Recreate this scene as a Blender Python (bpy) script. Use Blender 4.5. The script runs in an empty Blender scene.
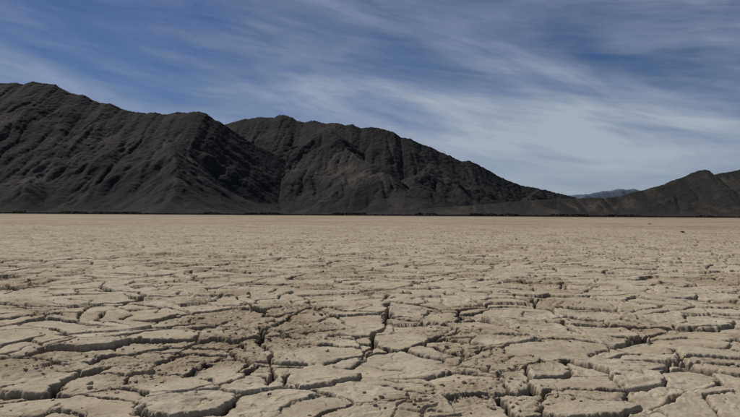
import bpy, math, numpy as np
from mathutils import Vector
rng = np.random.default_rng(7)
scene = bpy.context.scene
scene.view_settings.view_transform='Standard'
scene.view_settings.look='None'
scene.view_settings.exposure=0

# ---------------------------------------------------------------- noise
T=256
_ga = rng.uniform(0,2*np.pi,(T,T)); GX=np.cos(_ga).astype(np.float32); GY=np.sin(_ga).astype(np.float32)
def gnoise(x,y):
    ix=np.floor(x).astype(np.int32); iy=np.floor(y).astype(np.int32)
    fx=(x-ix).astype(np.float32); fy=(y-iy).astype(np.float32)
    u=fx*fx*fx*(fx*(fx*6-15)+10); v=fy*fy*fy*(fy*(fy*6-15)+10)
    def g(i,j):
        a=(ix+i)%T; b=(iy+j)%T
        return GX[a,b]*(fx-i)+GY[a,b]*(fy-j)
    n0=g(0,0)*(1-u)+g(1,0)*u
    n1=g(0,1)*(1-u)+g(1,1)*u
    return (n0*(1-v)+n1*v)*1.5
def fbm(x,y,o=4,gain=0.5,off=0.0):
    s=0;a=1.0;f=1.0
    for i in range(o):
        s=s+a*gnoise(x*f+17.3*i+off,y*f-9.1*i+off*1.7); a*=gain; f*=2.03
    return s
def sstep(x,a,b):
    t=np.clip((x-a)/(b-a),0,1); return t*t*(3-2*t)

class Voro:
    def __init__(s,seed,jit=0.43):
        r=np.random.default_rng(seed); s.N=512
        s.jx=(0.5+r.uniform(-jit,jit,(512,512))).astype(np.float32)
        s.jy=(0.5+r.uniform(-jit,jit,(512,512))).astype(np.float32)
        s.r=[r.uniform(-1,1,(512,512)).astype(np.float32) for _ in range(4)]
    def eval(s,x,y):
        N=s.N
        ix=np.floor(x).astype(np.int32); iy=np.floor(y).astype(np.int32)
        fx=(x-ix).astype(np.float32); fy=(y-iy).astype(np.float32)
        best=np.full(x.shape,9e9,np.float32); bx=np.zeros_like(best); by=np.zeros_like(best)
        bi=np.zeros(x.shape,np.int32); bj=np.zeros(x.shape,np.int32)
        for i in (-1,0,1):
            for j in (-1,0,1):
                rx=i+s.jx[(ix+i)%N,(iy+j)%N]-fx; ry=j+s.jy[(ix+i)%N,(iy+j)%N]-fy
                d=rx*rx+ry*ry; m=d<best
                best=np.where(m,d,best); bx=np.where(m,rx,bx); by=np.where(m,ry,by)
                bi=np.where(m,i,bi); bj=np.where(m,j,bj)
        e=np.full(x.shape,9e9,np.float32)
        for i in range(-2,3):
            for j in range(-2,3):
                ci=ix+bi+i; cj=iy+bj+j
                rx=bi+i+s.jx[ci%N,cj%N]-fx; ry=bj+j+s.jy[ci%N,cj%N]-fy
                dx=rx-bx; dy=ry-by; L=np.sqrt(dx*dx+dy*dy)
                ok=L>1e-4
                d=np.where(ok,((rx+bx)*0.5*dx+(ry+by)*0.5*dy)/np.where(ok,L,1),9e9)
                e=np.minimum(e,d)
        ci=(ix+bi)%N; cj=(iy+bj)%N
        return e, -bx, -by, [t[ci,cj] for t in s.r]
V1=Voro(11,0.47); V2=Voro(23,0.47); V3=Voro(37)

MAJOR=[
 [(0.21,7.53),(0.12,5.82),(0.03,4.95),(-0.05,4.5)],
 [(-0.94,5.57),(-0.72,4.7),(-0.61,4.0),(-0.62,3.7)],
 [(1.41,4.35),(1.16,3.8)],
]
def seg_dist(x,y,pl):
    d=np.full(x.shape,9e9,np.float32)
    for (ax,ay),(bx,by) in zip(pl[:-1],pl[1:]):
        vx,vy=bx-ax,by-ay; t=np.clip(((x-ax)*vx+(y-ay)*vy)/(vx*vx+vy*vy),0,1)
        d=np.minimum(d,np.hypot(x-ax-t*vx,y-ay-t*vy))
    return d
def brk_f(x,y): return sstep(fbm(x*0.8+61,y*0.8+17,3),0.28,0.70)
def rough_f(x,y): return sstep(fbm(x*0.45+3,y*0.6+70,3),0.10,0.60)

def ground_detail(x,y):
    """cracked-mud relief at world x,y -> height, crack mask, plate tint, rough mask"""
    wx=x+0.08*fbm(x*1.5,y*1.5,2)+0.026*fbm(x*7+5,y*7,5,0.62)
    wy=y+0.08*fbm(x*1.5+40,y*1.5+13,2)+0.026*fbm(x*7+50,y*7+31,5,0.62)
    S1,S2,S3=0.92,0.46,0.17
    e1,_,_,r1=V1.eval(wx/S1,wy/(S1*0.95)); e1=e1*S1
    e2,lx,ly,r2=V2.eval(wx/S2+100,wy/(S2*0.95)+60); e2=e2*S2; lx=lx*S2; ly=ly*S2
    e3,_,_,r3=V3.eval(wx/S3+30,wy/S3+20); e3=e3*S3
    n=fbm(x*0.9+7,y*0.9,3); nn=fbm(x*3.1+3,y*3.1+8,3)
    brk=brk_f(x,y)
    w1=np.clip(0.018+0.016*n+0.014*nn,0.004,0.046)
    w2=np.clip(0.010+0.013*fbm(x*1.3+90,y*1.3,3)+0.012*nn,-0.008,0.032)
    w3=-0.03+0.040*brk+0.008*nn
    dm=np.full(x.shape,9.0,np.float32)
    near=(x*x+y*y)<14**2
    if near.any():
        for pl in MAJOR: dm[near]=np.minimum(dm[near],seg_dist(wx[near],wy[near],pl))
    wm=np.clip(0.018+0.024*nn+0.010*n,0.0,0.040)
    g=np.minimum(np.minimum(np.minimum(e1-w1,e2-w2),dm-wm),e3-w3)
    wall=sstep(g,-0.013,0.003)
    depth=np.where(dm-wm<=g+1e-6,0.12,np.where(e1-w1<=g+1e-6,0.085+0.03*np.clip(n,-1,1),np.where(e2-w2<=g+1e-6,0.060+0.02*np.clip(nn,-1,1),0.022)))
    h=-depth*(1-wall)
    crumble=sstep(fbm(x*1.1+31,y*1.1+7,3),-0.05,0.6)
    h=h-(0.003+0.016*crumble)*np.exp(-np.maximum(g,0)/(0.008+0.024*crumble))
    h=h+0.014*sstep(g,0.10,0.012)*sstep(g,0.0,0.012)*np.clip(r2[3]+0.4,0,1)      # curled rims
    on=sstep(g,-0.01,0.008)
    h=h+on*(0.013*r2[0]+0.011*r1[0]+0.006*brk*r3[0]+lx*0.07*r2[1]+ly*0.07*r2[2])
    rough=rough_f(x,y)
    h=h+(0.0025+0.011*rough)*fbm(x*6,y*6,3)
    h=h+(0.0016+0.006*rough)*fbm(x*26,y*26,4,0.6)
    h=h+(1-wall)*0.024*np.abs(fbm(x*14+8,y*14,3))
    hl=np.abs(fbm(x*2.6+0.5,y*2.6+77,3)); hm=(1-sstep(hl,0.0,0.016))*on
    h=h-0.012*hm
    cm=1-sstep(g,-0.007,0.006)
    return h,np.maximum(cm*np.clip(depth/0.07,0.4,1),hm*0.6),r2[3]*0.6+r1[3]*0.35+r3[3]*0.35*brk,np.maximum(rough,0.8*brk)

def ground_broad(x,y):
    r=np.hypot(x,y)
    b=0.04*fbm(x*0.22,y*0.22,3)+0.02*fbm(x*0.9,y*0.9,2)
    b=b+0.12*sstep(r,25,90)*fbm(x*0.02+9,y*0.05+4,3)*(1-0.5*sstep(r,300,900))
    b*=sstep(r,0.3,3)*0.6+0.4
    return b

# angles measured from +Y
f=np.arange(-0.85,0.85,0.00140)
c1=np.linspace(0.85,2*np.pi-0.85,220)
ang=np.concatenate([f,c1[:-1]])
R0=np.exp(np.arange(math.log(0.25),math.log(1.6),0.02))
R1=np.exp(np.arange(math.log(1.6),math.log(2.6),0.0030))
R1b=np.exp(np.arange(math.log(2.6),math.log(7),0.0014))
R1c=np.exp(np.arange(math.log(7),math.log(16),0.0025))
R2=np.exp(np.arange(math.log(16),math.log(110),0.005))
R3=np.exp(np.arange(math.log(110),math.log(9000),0.03))
R=np.concatenate([R0,R1,R1b,R1c,R2,R3])
R=R[np.concatenate([[True],np.diff(R)>1e-4])]
nr,na=len(R),len(ang)
X=np.empty((nr,na),np.float32);Y=X.copy();Z=X.copy();C=X.copy()*0;P=X.copy()*0;RG=X.copy()*0
sa,ca=np.sin(ang),np.cos(ang)
for s in range(0,nr,60):
    rr=R[s:s+60,None]; x=rr*sa[None]; y=rr*ca[None]
    z=ground_broad(x,y)
    if rr.min()<110:
        h,cm,pt,rg=ground_detail(x,y)
        fade=1-sstep(np.hypot(x,y),70,108)
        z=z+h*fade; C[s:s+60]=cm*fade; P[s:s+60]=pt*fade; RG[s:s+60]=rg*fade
    X[s:s+60]=x;Y[s:s+60]=y;Z[s:s+60]=z

def grid_mesh(name,X,Y,Z,wrap=False,attrs={},smooth=True):
    nr,na=X.shape
    co=np.stack([X,Y,Z],-1).reshape(-1,3).astype(np.float32)
    i=np.arange(nr-1)[:,None]*na
    j=np.arange(na if wrap else na-1)[None]
    j2=(j+1)%na
    q=np.stack([i+j,i+j2,i+na+j2,i+na+j],-1).reshape(-1,4)
    me=bpy.data.meshes.new(name)
    me.vertices.add(len(co)); me.vertices.foreach_set('co',co.ravel())
    me.loops.add(q.size); me.loops.foreach_set('vertex_index',q.ravel().astype(np.int32))
    me.polygons.add(len(q)); me.polygons.foreach_set('loop_start',np.arange(0,q.size,4,dtype=np.int32))
    me.polygons.foreach_set('loop_total',np.full(len(q),4,np.int32))
    me.update(calc_edges=True)
    me.polygons.foreach_set('use_smooth',np.full(len(q),smooth))
    for k,v in attrs.items():
        a=me.attributes.new(k,'FLOAT','POINT'); a.data.foreach_set('value',v.ravel().astype(np.float32))
    me.update()
    ob=bpy.data.objects.new(name,me); scene.collection.objects.link(ob); return ob
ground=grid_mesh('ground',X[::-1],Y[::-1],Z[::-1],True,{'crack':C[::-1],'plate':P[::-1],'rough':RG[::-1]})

# ---------------------------------------------------------------- material helper
class M:
    def __init__(s,name):
        s.m=bpy.data.materials.new(name); s.m.use_nodes=True; s.nt=s.m.node_tree
        s.b=s.nt.nodes['Principled BSDF']; s.b.inputs['Roughness'].default_value=0.95
        s.b.inputs['Specular IOR Level'].default_value=0.15
    def n(s,t,**k):
        nd=s.nt.nodes.new(t)
        for a,v in k.items():
            if a.startswith('_'): nd.inputs[a[1:].replace('_',' ')].default_value=v
            else: setattr(nd,a,v)
        return nd
    def l(s,a,b): s.nt.links.new(a,b)
    def pos(s,scale=(1,1,1)):
        g=s.n('ShaderNodeNewGeometry'); mp=s.n('ShaderNodeMapping'); mp.inputs['Scale'].default_value=scale
        s.l(g.outputs['Position'],mp.inputs['Vector']); return mp.outputs[0]
    def noise(s,vec,scale,detail=4,rough=0.55,lo=0.3,hi=0.7,dist=0):
        n=s.n('ShaderNodeTexNoise',_Scale=scale,_Detail=detail,_Roughness=rough,_Distortion=dist); s.l(vec,n.inputs['Vector'])
        r=s.n('ShaderNodeMapRange'); r.inputs['From Min'].default_value=lo; r.inputs['From Max'].default_value=hi
        s.l(n.outputs['Fac'],r.inputs['Value']); return r.outputs[0]
    def rng(s,v,lo,hi,a=0.0,b=1.0):
        r=s.n('ShaderNodeMapRange',interpolation_type='SMOOTHSTEP'); r.inputs['From Min'].default_value=lo; r.inputs['From Max'].default_value=hi
        r.inputs['To Min'].default_value=a; r.inputs['To Max'].default_value=b
        s.l(v,r.inputs['Value']); return r.outputs[0]
    def mix(s,fac,a,b,mode='MIX'):
        m=s.n('ShaderNodeMix',data_type='RGBA',blend_type=mode)
        for v,i in ((fac,0),(a,6),(b,7)):
            if hasattr(v,'links'): s.l(v,m.inputs[i])
            else: m.inputs[i].default_value= v if i==0 else (*v,1)
        return m.outputs[2]
    def math(s,op,a,b=0.0):
        m=s.n('ShaderNodeMath',operation=op)
        for v,i in ((a,0),(b,1)):
            if hasattr(v,'links'): s.l(v,m.inputs[i])
            else: m.inputs[i].default_value=v
        return m.outputs[0]
    def bump(s,h,strength,dist,prev=None):
        b=s.n('ShaderNodeBump',_Strength=strength,_Distance=dist); s.l(h,b.inputs['Height'])
        if prev: s.l(prev,b.inputs['Normal'])
        return b.outputs[0]

g=M('cracked_mud'); p=g.pos()
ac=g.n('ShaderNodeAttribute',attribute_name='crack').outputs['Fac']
ap=g.n('ShaderNodeAttribute',attribute_name='plate').outputs['Fac']
ar=g.n('ShaderNodeAttribute',attribute_name='rough').outputs['Fac']
col=g.mix(g.noise(p,0.35,4),(0.405,0.342,0.245),(0.50,0.435,0.330))
col=g.mix(g.math('MULTIPLY',g.math('ADD',ap,0.6),0.42),col,(0.55,0.49,0.385))
col=g.mix(g.math('MULTIPLY',g.noise(p,4,6,0.65,0.42,0.72),0.8),col,(0.30,0.238,0.162))
col=g.mix(g.math('MULTIPLY',ar,g.noise(p,2.2,5,0.6,0.28,0.65)),col,(0.285,0.223,0.150))
col=g.mix(g.math('MULTIPLY',g.noise(p,38,5,0.7,0.45,0.8),0.65),col,(0.20,0.160,0.110))
col=g.mix(g.math('MULTIPLY',ac,0.94),col,(0.055,0.042,0.030))  # crack walls and floors darkened in the colour, standing in for shade
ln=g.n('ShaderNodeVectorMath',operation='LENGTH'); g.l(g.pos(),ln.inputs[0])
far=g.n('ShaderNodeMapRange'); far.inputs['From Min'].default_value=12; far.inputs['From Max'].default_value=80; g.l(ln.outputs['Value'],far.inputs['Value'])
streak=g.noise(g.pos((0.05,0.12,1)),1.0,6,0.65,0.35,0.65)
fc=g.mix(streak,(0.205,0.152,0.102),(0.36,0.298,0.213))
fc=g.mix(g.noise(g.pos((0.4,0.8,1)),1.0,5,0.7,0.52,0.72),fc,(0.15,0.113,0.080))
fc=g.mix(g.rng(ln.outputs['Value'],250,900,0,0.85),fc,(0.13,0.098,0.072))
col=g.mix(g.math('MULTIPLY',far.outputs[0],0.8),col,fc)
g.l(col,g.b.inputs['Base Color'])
b=g.bump(g.noise(p,14,6,0.7,0.2,0.8),0.35,0.012)
b=g.bump(g.noise(p,90,5,0.75,0.2,0.8),0.6,0.005,b)
g.l(b,g.b.inputs['Normal'])
ground.data.materials.append(g.m)

# ---------------------------------------------------------------- mountains
F=640.0
def ridge(name,pts,D,W,back,nx,ny,seed,mat,spacing=330,side=0.75,wob=0.05,rough=1.0,sub=True):
    rr=np.random.default_rng(int(seed*100))
    pts=np.array(pts,float)
    u=(pts[:,0]-370)/F; e=(215-pts[:,1]+(pts[:,0]-370)*0.006)/F
    def Dc(x): return D*(1+wob*fbm(np.asarray(x)/D*2.2+seed,np.asarray(x)*0+seed,2))
    def Hc(x): 
        x=np.asarray(x,float); return np.interp(x/Dc(x),u,e)*Dc(x)
    xa,xb=u[0]*D-W*0.4,u[-1]*D+W*0.4
    gx=np.linspace(xa,xb,nx); gy=np.concatenate([np.linspace(D-W*1.15,D+60,ny),np.linspace(D+60,D+back,ny//5)[1:]])
    XX,YY=np.meshgrid(gx,gy)
    k=W/1000.0
    wx=XX+30*k*fbm(XX/300/k+seed,YY/300/k,4); wy=YY+30*k*fbm(XX/300/k+50+seed,YY/300/k+9,4)
    near=np.clip(np.abs(YY-Dc(gx)[None])/(200*k),0,1); wx=XX+(wx-XX)*near; wy=YY+(wy-YY)*near
    Z=Hc(gx)[None]-side*0.95*np.abs(YY-Dc(gx)[None])
    segs=[]
    def walk(x,y,z,dx,dy,L,zend,n,pw=1.0):
        pl=[(x,y,z)]; a=math.atan2(dy,dx)
        for i in range(1,n+1):
            a2=a+rr.normal(0,0.20); st=L/n
            x+=math.cos(a2)*st; y+=math.sin(a2)*st
            t=i/n; zz=z+(zend-z)*(t**pw)+rr.normal(0,0.02)*abs(z-zend)*(1 if 0<i<n else 0)
            zz=min(zz,max(0,float(Hc(x*Dc(x)/max(y,1))))*(y/float(Dc(x)))*0.97)
            pl.append((x,y,zz))
        return pl
    x=xa+rr.uniform(0,spacing)
    while x<xb:
        z=float(Hc(x)); y=float(Dc(x))
        if z>12:
            L=W*rr.uniform(0.65,1.05)*min(1.0,0.35+z/(0.22*D*0.8))
            drift=rr.normal(0.0,0.35)
            pl=walk(x,y,z*0.99,drift,-1,L,z*rr.uniform(-0.03,0.10),8,rr.uniform(0.75,1.1))
            segs.append((pl,side))
            if sub:
                for i in range(1,7):
                    for sgn in (-1,1):
                        if rr.random()<0.6:
                            px,py,pz=pl[i]; l2=spacing*rr.uniform(0.5,0.95)
                            sp=walk(px,py,pz*0.985,sgn*rr.uniform(0.4,0.9),-1,l2,pz-l2*rr.uniform(0.45,0.60),4)
                            segs.append((sp,side*1.05))
        x+=spacing*rr.uniform(0.6,1.4)
    for pl,sd_ in segs:
        for (ax,ay,az),(bx,by,bz) in zip(pl[:-1],pl[1:]):
            m=max(az,bz)/sd_+30
            i0,i1=np.searchsorted(gx,[min(ax,bx)-m,max(ax,bx)+m]); j0,j1=np.searchsorted(gy,[min(ay,by)-m,max(ay,by)+m])
            if i1<=i0 or j1<=j0: continue
            sx=wx[j0:j1,i0:i1]; sy=wy[j0:j1,i0:i1]
            vx,vy=bx-ax,by-ay; t=np.clip(((sx-ax)*vx+(sy-ay)*vy)/(vx*vx+vy*vy+1e-6),0,1)
            d=np.hypot(sx-ax-t*vx,sy-ay-t*vy)
            rd=np.sqrt(d*d+144*k*k)-12*k
            Z[j0:j1,i0:i1]=np.maximum(Z[j0:j1,i0:i1],az+(bz-az)*t-sd_*rd)
    hm=Hc(gx).max()
    Z=np.maximum(Z,-20)
    hgt=np.clip(Z/hm,0,1)
    fall=np.clip(hgt*5,0,1)
    gyy,gxx=np.gradient(Z,gy,gx)
    def bl(a,n=9):
        kk=np.ones(n)/n
        a=np.apply_along_axis(lambda v:np.convolve(v,kk,'same'),1,a); return np.apply_along_axis(lambda v:np.convolve(v,kk,'same'),0,a)
    gxx=bl(gxx);gyy=bl(gyy)
    gm=np.hypot(gxx,gyy)+1e-3
    q1=np.abs(fbm(wx/(60*k)+seed,wy/(240*k),2,0.5)); q2=np.abs(fbm(wx/(240*k)+seed,wy/(60*k)+7,2,0.5))
    wgt=np.clip(np.abs(gyy)/gm,0,1)**2
    gl=q1*wgt+q2*(1-wgt)
    amp=0.3+0.7*near
    Z=Z-fall*8*k*rough*(1-np.clip(gl*2.0,0,1))*amp
    Z=Z+fall*k*rough*(4.0*fbm(XX/(90*k),YY/(90*k),3,0.5)*amp+1.9*fbm(XX/(12*k),YY/(12*k),3,0.6))
    Z=np.maximum(Z,-20)
    Z=np.where(Z<250,np.log1p(np.exp(np.clip((Z-6)/14,-30,30)))*14+6*sstep(Z,0,200),Z)-2.0
    edge=np.minimum(np.minimum(XX-xa,xb-XX),YY-gy[0])/ (60*k); Z=np.where(edge<1,np.minimum(Z,Z*np.clip(edge,0,1)-3*(1-np.clip(edge,0,1))),Z)
    ob=grid_mesh(name,XX,YY,Z,False,{'gully':(1-np.clip(gl*2.4,0,1))*fall,'hgt':hgt})
    ob.data.materials.append(mat); return ob

def mtmat(name,dark,mid,light,scale):
    m=M(name); p=m.pos()
    c=m.mix(m.noise(p,0.004*scale,5,0.6,0.38,0.62),dark,mid)
    c=m.mix(m.math('MULTIPLY',m.noise(p,0.045*scale,6,0.72,0.46,0.66),0.8),c,dark)
    ps=m.pos((1,0.35,0.35))
    lt=m.noise(ps,0.008*scale,7,0.72,0.50,0.72,0.6)
    c=m.mix(m.math('MULTIPLY',lt,0.7),c,light)
    gu=m.n('ShaderNodeAttribute',attribute_name='gully').outputs['Fac']
    c=m.mix(m.math('MULTIPLY',gu,m.noise(p,0.005*scale,3,0.5,0.50,0.66)),c,tuple(v*1.35 for v in light))
    vo=m.n('ShaderNodeTexVoronoi',_Scale=0.09*scale); m.l(p,vo.inputs['Vector'])
    c=m.mix(m.math('MULTIPLY',m.rng(vo.outputs['Distance'],0.45,0.2),m.noise(p,0.02*scale,3,0.6,0.4,0.6)),c,tuple(v*0.75 for v in dark))
    m.l(c,m.b.inputs['Base Color'])
    bb=m.bump(m.noise(p,0.07*scale,5,0.7,0.2,0.8),0.55,3.0/scale)
    m.l(bb,m.b.inputs['Normal']); m.b.inputs['Specular IOR Level'].default_value=0.05
    return m.m
mA=mtmat('scrub_mountain',(0.024,0.0250,0.0255),(0.037,0.0355,0.034),(0.064,0.056,0.050),1)
mB=mtmat('scrub_hill',(0.029,0.0290,0.028),(0.044,0.041,0.037),(0.074,0.064,0.054),1.6)
mC=mtmat('far_hill',(0.10,0.125,0.165),(0.115,0.14,0.18),(0.13,0.15,0.185),0.5)  # pale blue aerial haze mixed into the albedo

ridge('mountain',[(-420,120),(-330,95),(-250,104),(-170,86),(-100,94),(-50,88),(-20,83),(0,82),(14,81),(22,83),(30,80),(42,82),(54,83),(62,88),(72,92),(84,94),(92,99),(100,102),(110,102),(120,107),(132,110),(146,112),(155,111),(164,113),(176,110),(188,111),(198,110),(206,112),(214,118),(222,122),(230,128),(255,143),(290,160),(330,180),(380,200),(430,214)],2600,1050,900,1300,380,3.1,mA,spacing=430,side=0.66)
ridge('mountain',[(60,214),(130,185),(170,150),(205,132),(222,124),(232,121),(242,118),(252,117),(260,115),(272,116),(282,113),(290,115),(297,119),(304,121),(314,119),(325,122),(335,121),(345,124),(352,123),(360,127),(372,126),(385,128),(394,131),(400,136),(410,137),(420,142),(432,146),(440,151),(450,154),(460,160),(470,160),(478,164),(486,168),(496,174),(508,179),(520,184),(535,186),(550,189),(565,193),(580,197),(620,206),(680,214)],2900,1200,900,1300,380,8.7,mA,spacing=430,side=0.66)
ridge('hill',[(360,214),(400,208),(440,205),(480,202),(520,198),(560,196),(585,195),(605,195),(620,193),(630,190),(642,188),(652,185),(664,182),(672,178),(684,175),(692,171),(699,169),(705,168),(709,169),(714,173),(720,171),(730,170),(740,168),(755,165),(780,160),(840,150),(900,158),(980,150),(1100,170),(1250,214)],1900,650,600,1300,240,5.2,mB,spacing=260,side=0.5,rough=0.8)
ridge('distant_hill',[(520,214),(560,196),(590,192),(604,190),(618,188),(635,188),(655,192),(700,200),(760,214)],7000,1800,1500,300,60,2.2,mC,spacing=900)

def shrubs():
    r=np.random.default_rng(5); V=[]
    n=14000
    u=r.uniform(-0.95,0.95,n); d=1220+230*r.random(n)+30*np.sin(u*17)
    m=r.random(n)<0.25; u[m]=r.normal(0.15,0.12,m.sum())
    sz=r.uniform(1.0,2.8,n)*(1+0.7*(fbm(u*14,u*0,3)>0.1))
    K=9
    a=r.uniform(0,6.28,(n,K)); e=r.random((n,K))
    px=(u*d)[:,None]+sz[:,None]*np.cos(a)*r.random((n,K))*1.5; py=d[:,None]+sz[:,None]*np.sin(a); pz=sz[:,None]*e*0.95
    c=np.stack([px,py,pz],-1)[:,:,None,:]+r.uniform(-1,1,(n,K,3,3))*(sz*0.6)[:,None,None,None]
    c[...,2]=np.maximum(c[...,2],-0.3)
    V=c.reshape(-1,3)
    me=bpy.data.meshes.new('shoreline_shrubs'); me.from_pydata(V.tolist(),[],np.arange(len(V)).reshape(-1,3).tolist())
    ob=bpy.data.objects.new('shoreline_shrubs',me); scene.collection.objects.link(ob)
    m=M('shrub'); m.l(m.mix(m.noise(m.pos(),0.1,3),(0.028,0.028,0.020),(0.060,0.052,0.038)),m.b.inputs['Base Color']); me.materials.append(m.m)
shrubs()

# ---------------------------------------------------------------- clods & rocks
import bmesh
def lump_points(r,sub,rough,seed):
    bm=bmesh.new(); bmesh.ops.create_icosphere(bm,subdivisions=sub,radius=1)
    co=np.array([v.co[:] for v in bm.verts]); fs=[[v.index for v in f.verts] for f in bm.faces]; bm.free()
    for _ in range(7):
        n=r.normal(size=3); n/=np.linalg.norm(n); d=r.uniform(0.45,0.85)
        k=co@n; co=co-np.maximum(k-d,0)[:,None]*n
    co+=rough*np.stack([gnoise(co[:,0]*2+seed+i*9,co[:,1]*2+co[:,2]*1.7) for i in range(3)],-1)
    return co,fs
def zat(x,y):
    x=np.array([x],np.float32);y=np.array([y],np.float32)
    return float(ground_broad(x,y)[0]+ground_detail(x,y)[0][0])
r=np.random.default_rng(3)
base=[lump_points(r,2,0.18,i*3.3) for i in range(8)]
N=16000
d=3.0*np.exp(r.uniform(-0.4,1.7,N)); an=r.uniform(-0.8,0.8,N)
cx=(d*np.sin(an)).astype(np.float32); cy=(d*np.cos(an)).astype(np.float32)
h,cm,_,dens=ground_detail(cx,cy)
keep=((cm>0.3)&(r.random(N)<0.5))|(r.random(N)<0.03+0.7*dens)
zz=ground_broad(cx,cy)+h
V=[];Fc=[];n0=0
for i in np.nonzero(keep)[0]:
    co,fs=base[i%8]; s=r.uniform(0.003,0.013)*(1.0 if r.random()<0.93 else 2.0)
    a=r.uniform(0,6.28); R_=np.array([[math.cos(a),-math.sin(a),0],[math.sin(a),math.cos(a),0],[0,0,1]])
    c=(co*np.array([1.3,1,0.7]))@R_.T*s+np.array([cx[i],cy[i],zz[i]+s*0.3])
    V.append(c); Fc+= [[q+n0 for q in f_] for f_ in fs]; n0+=len(co)
me=bpy.data.meshes.new('mud_clods'); me.from_pydata(np.concatenate(V).tolist(),[],Fc)
ob=bpy.data.objects.new('mud_clods',me); scene.collection.objects.link(ob)
cm_=M('mud_clod'); pp=cm_.pos(); cm_.l(cm_.mix(cm_.noise(pp,9,5),(0.25,0.20,0.14),(0.43,0.37,0.28)),cm_.b.inputs['Base Color'])
cm_.l(cm_.bump(cm_.noise(pp,120,4),0.6,0.005),cm_.b.inputs['Normal']); me.materials.append(cm_.m)

rm=M('dark_rock'); pp=rm.pos(); rm.l(rm.mix(rm.noise(pp,6,5),(0.06,0.05,0.04),(0.15,0.12,0.09)),rm.b.inputs['Base Color'])
rm.l(rm.bump(rm.noise(pp,12,5),0.7,0.05),rm.b.inputs['Normal'])
for (x,y,s,el) in [(19.5,40,0.10,1.8),(35,80,0.12,2.0)]:
    co,fs=lump_points(r,3,0.22,x)
    co=co*np.array([el,1,0.75])*s
    me=bpy.data.meshes.new('rock'); me.from_pydata(co.tolist(),[],fs); me.materials.append(rm.m)
    ob=bpy.data.objects.new('rock',me); scene.collection.objects.link(ob)
    ob.location=(x,y,zat(x,y)+s*0.35)

# ---------------------------------------------------------------- light
SE=math.radians(48); AZ=math.radians(-46)
sd=Vector((math.sin(AZ)*math.cos(SE),math.cos(AZ)*math.cos(SE),math.sin(SE)))
sl=bpy.data.lights.new('sun','SUN'); sl.energy=3.6; sl.angle=math.radians(0.5); sl.color=(1,0.945,0.86)
so=bpy.data.objects.new('sun',sl); scene.collection.objects.link(so)
so.rotation_euler=sd.to_track_quat('Z','Y').to_euler()

w=bpy.data.worlds.new('World'); scene.world=w; w.use_nodes=True; nt=w.node_tree
class W(M):
    def __init__(s): s.nt=nt
k=W()
bg=nt.nodes['Background']; bg.inputs['Strength'].default_value=0.075
sky=k.n('ShaderNodeTexSky',sky_type='NISHITA'); sky.sun_disc=False; sky.sun_elevation=SE; sky.sun_rotation=AZ
sky.altitude=1500; sky.air_density=1.0; sky.dust_density=0.5; sky.ozone_density=2.0
tc=k.n('ShaderNodeTexCoord'); dv=tc.outputs['Generated']
def cl(rot,scale,ns,det,rough,lo,hi,dist,loc=(0,0,0)):
    a=k.n('ShaderNodeMapping'); a.inputs['Rotation'].default_value=(0,math.radians(rot),0)
    k.l(dv,a.inputs['Vector'])
    m=k.n('ShaderNodeMapping'); m.inputs['Scale'].default_value=scale; m.inputs['Location'].default_value=loc; k.l(a.outputs[0],m.inputs['Vector'])
    return k.noise(m.outputs[0],ns,det,rough,lo,hi,dist)
broad=cl(-9,(1.0,1.0,4.5),1.7,4,0.55,0.36,0.62,0.5,(3.1,0,1.2))
fib=cl(-12,(1.0,1.0,5.0),2.4,7,0.58,0.32,0.72,1.6,(0.4,2,5))
wisp=cl(-7,(1.0,1.0,8.0),5.0,8,0.66,0.44,0.78,1.0,(7,1,0))
cloud=k.math('MULTIPLY',broad,k.math('ADD',k.math('MULTIPLY',fib,0.76),0.17))
cloud=k.math('ADD',cloud,k.math('MULTIPLY',wisp,0.20))
sz=k.n('ShaderNodeSeparateXYZ'); k.l(dv,sz.inputs[0])
cloud=k.math('MULTIPLY',cloud,k.rng(sz.outputs[2],0.12,0.34,1.05,0.60))
hz=k.rng(sz.outputs[2],0.0,0.20,0.60,0.0)
cloud=k.math('ADD',cloud,hz)
cloud=k.math('MINIMUM',cloud,0.88)
skyc=k.mix(1.0,sky.outputs[0],(0.36,0.42,0.58),'MULTIPLY')
out=k.mix(cloud,skyc,(5.3,5.9,6.8))
k.l(out,bg.inputs['Color'])

# ---------------------------------------------------------------- camera
cam=bpy.data.cameras.new('camera'); co=bpy.data.objects.new('camera',cam); scene.collection.objects.link(co)
cam.sensor_width=36; cam.lens=36*640/740; cam.clip_start=0.05; cam.clip_end=30000
zc=float(ground_broad(np.array([0.]),np.array([0.]))[0])
co.location=(0,0,1.0+zc)
from mathutils import Matrix
co.rotation_euler=(Matrix.Rotation(math.radians(90+0.6),3,'X')@Matrix.Rotation(math.radians(0.33),3,'Z')).to_euler()
scene.camera=co
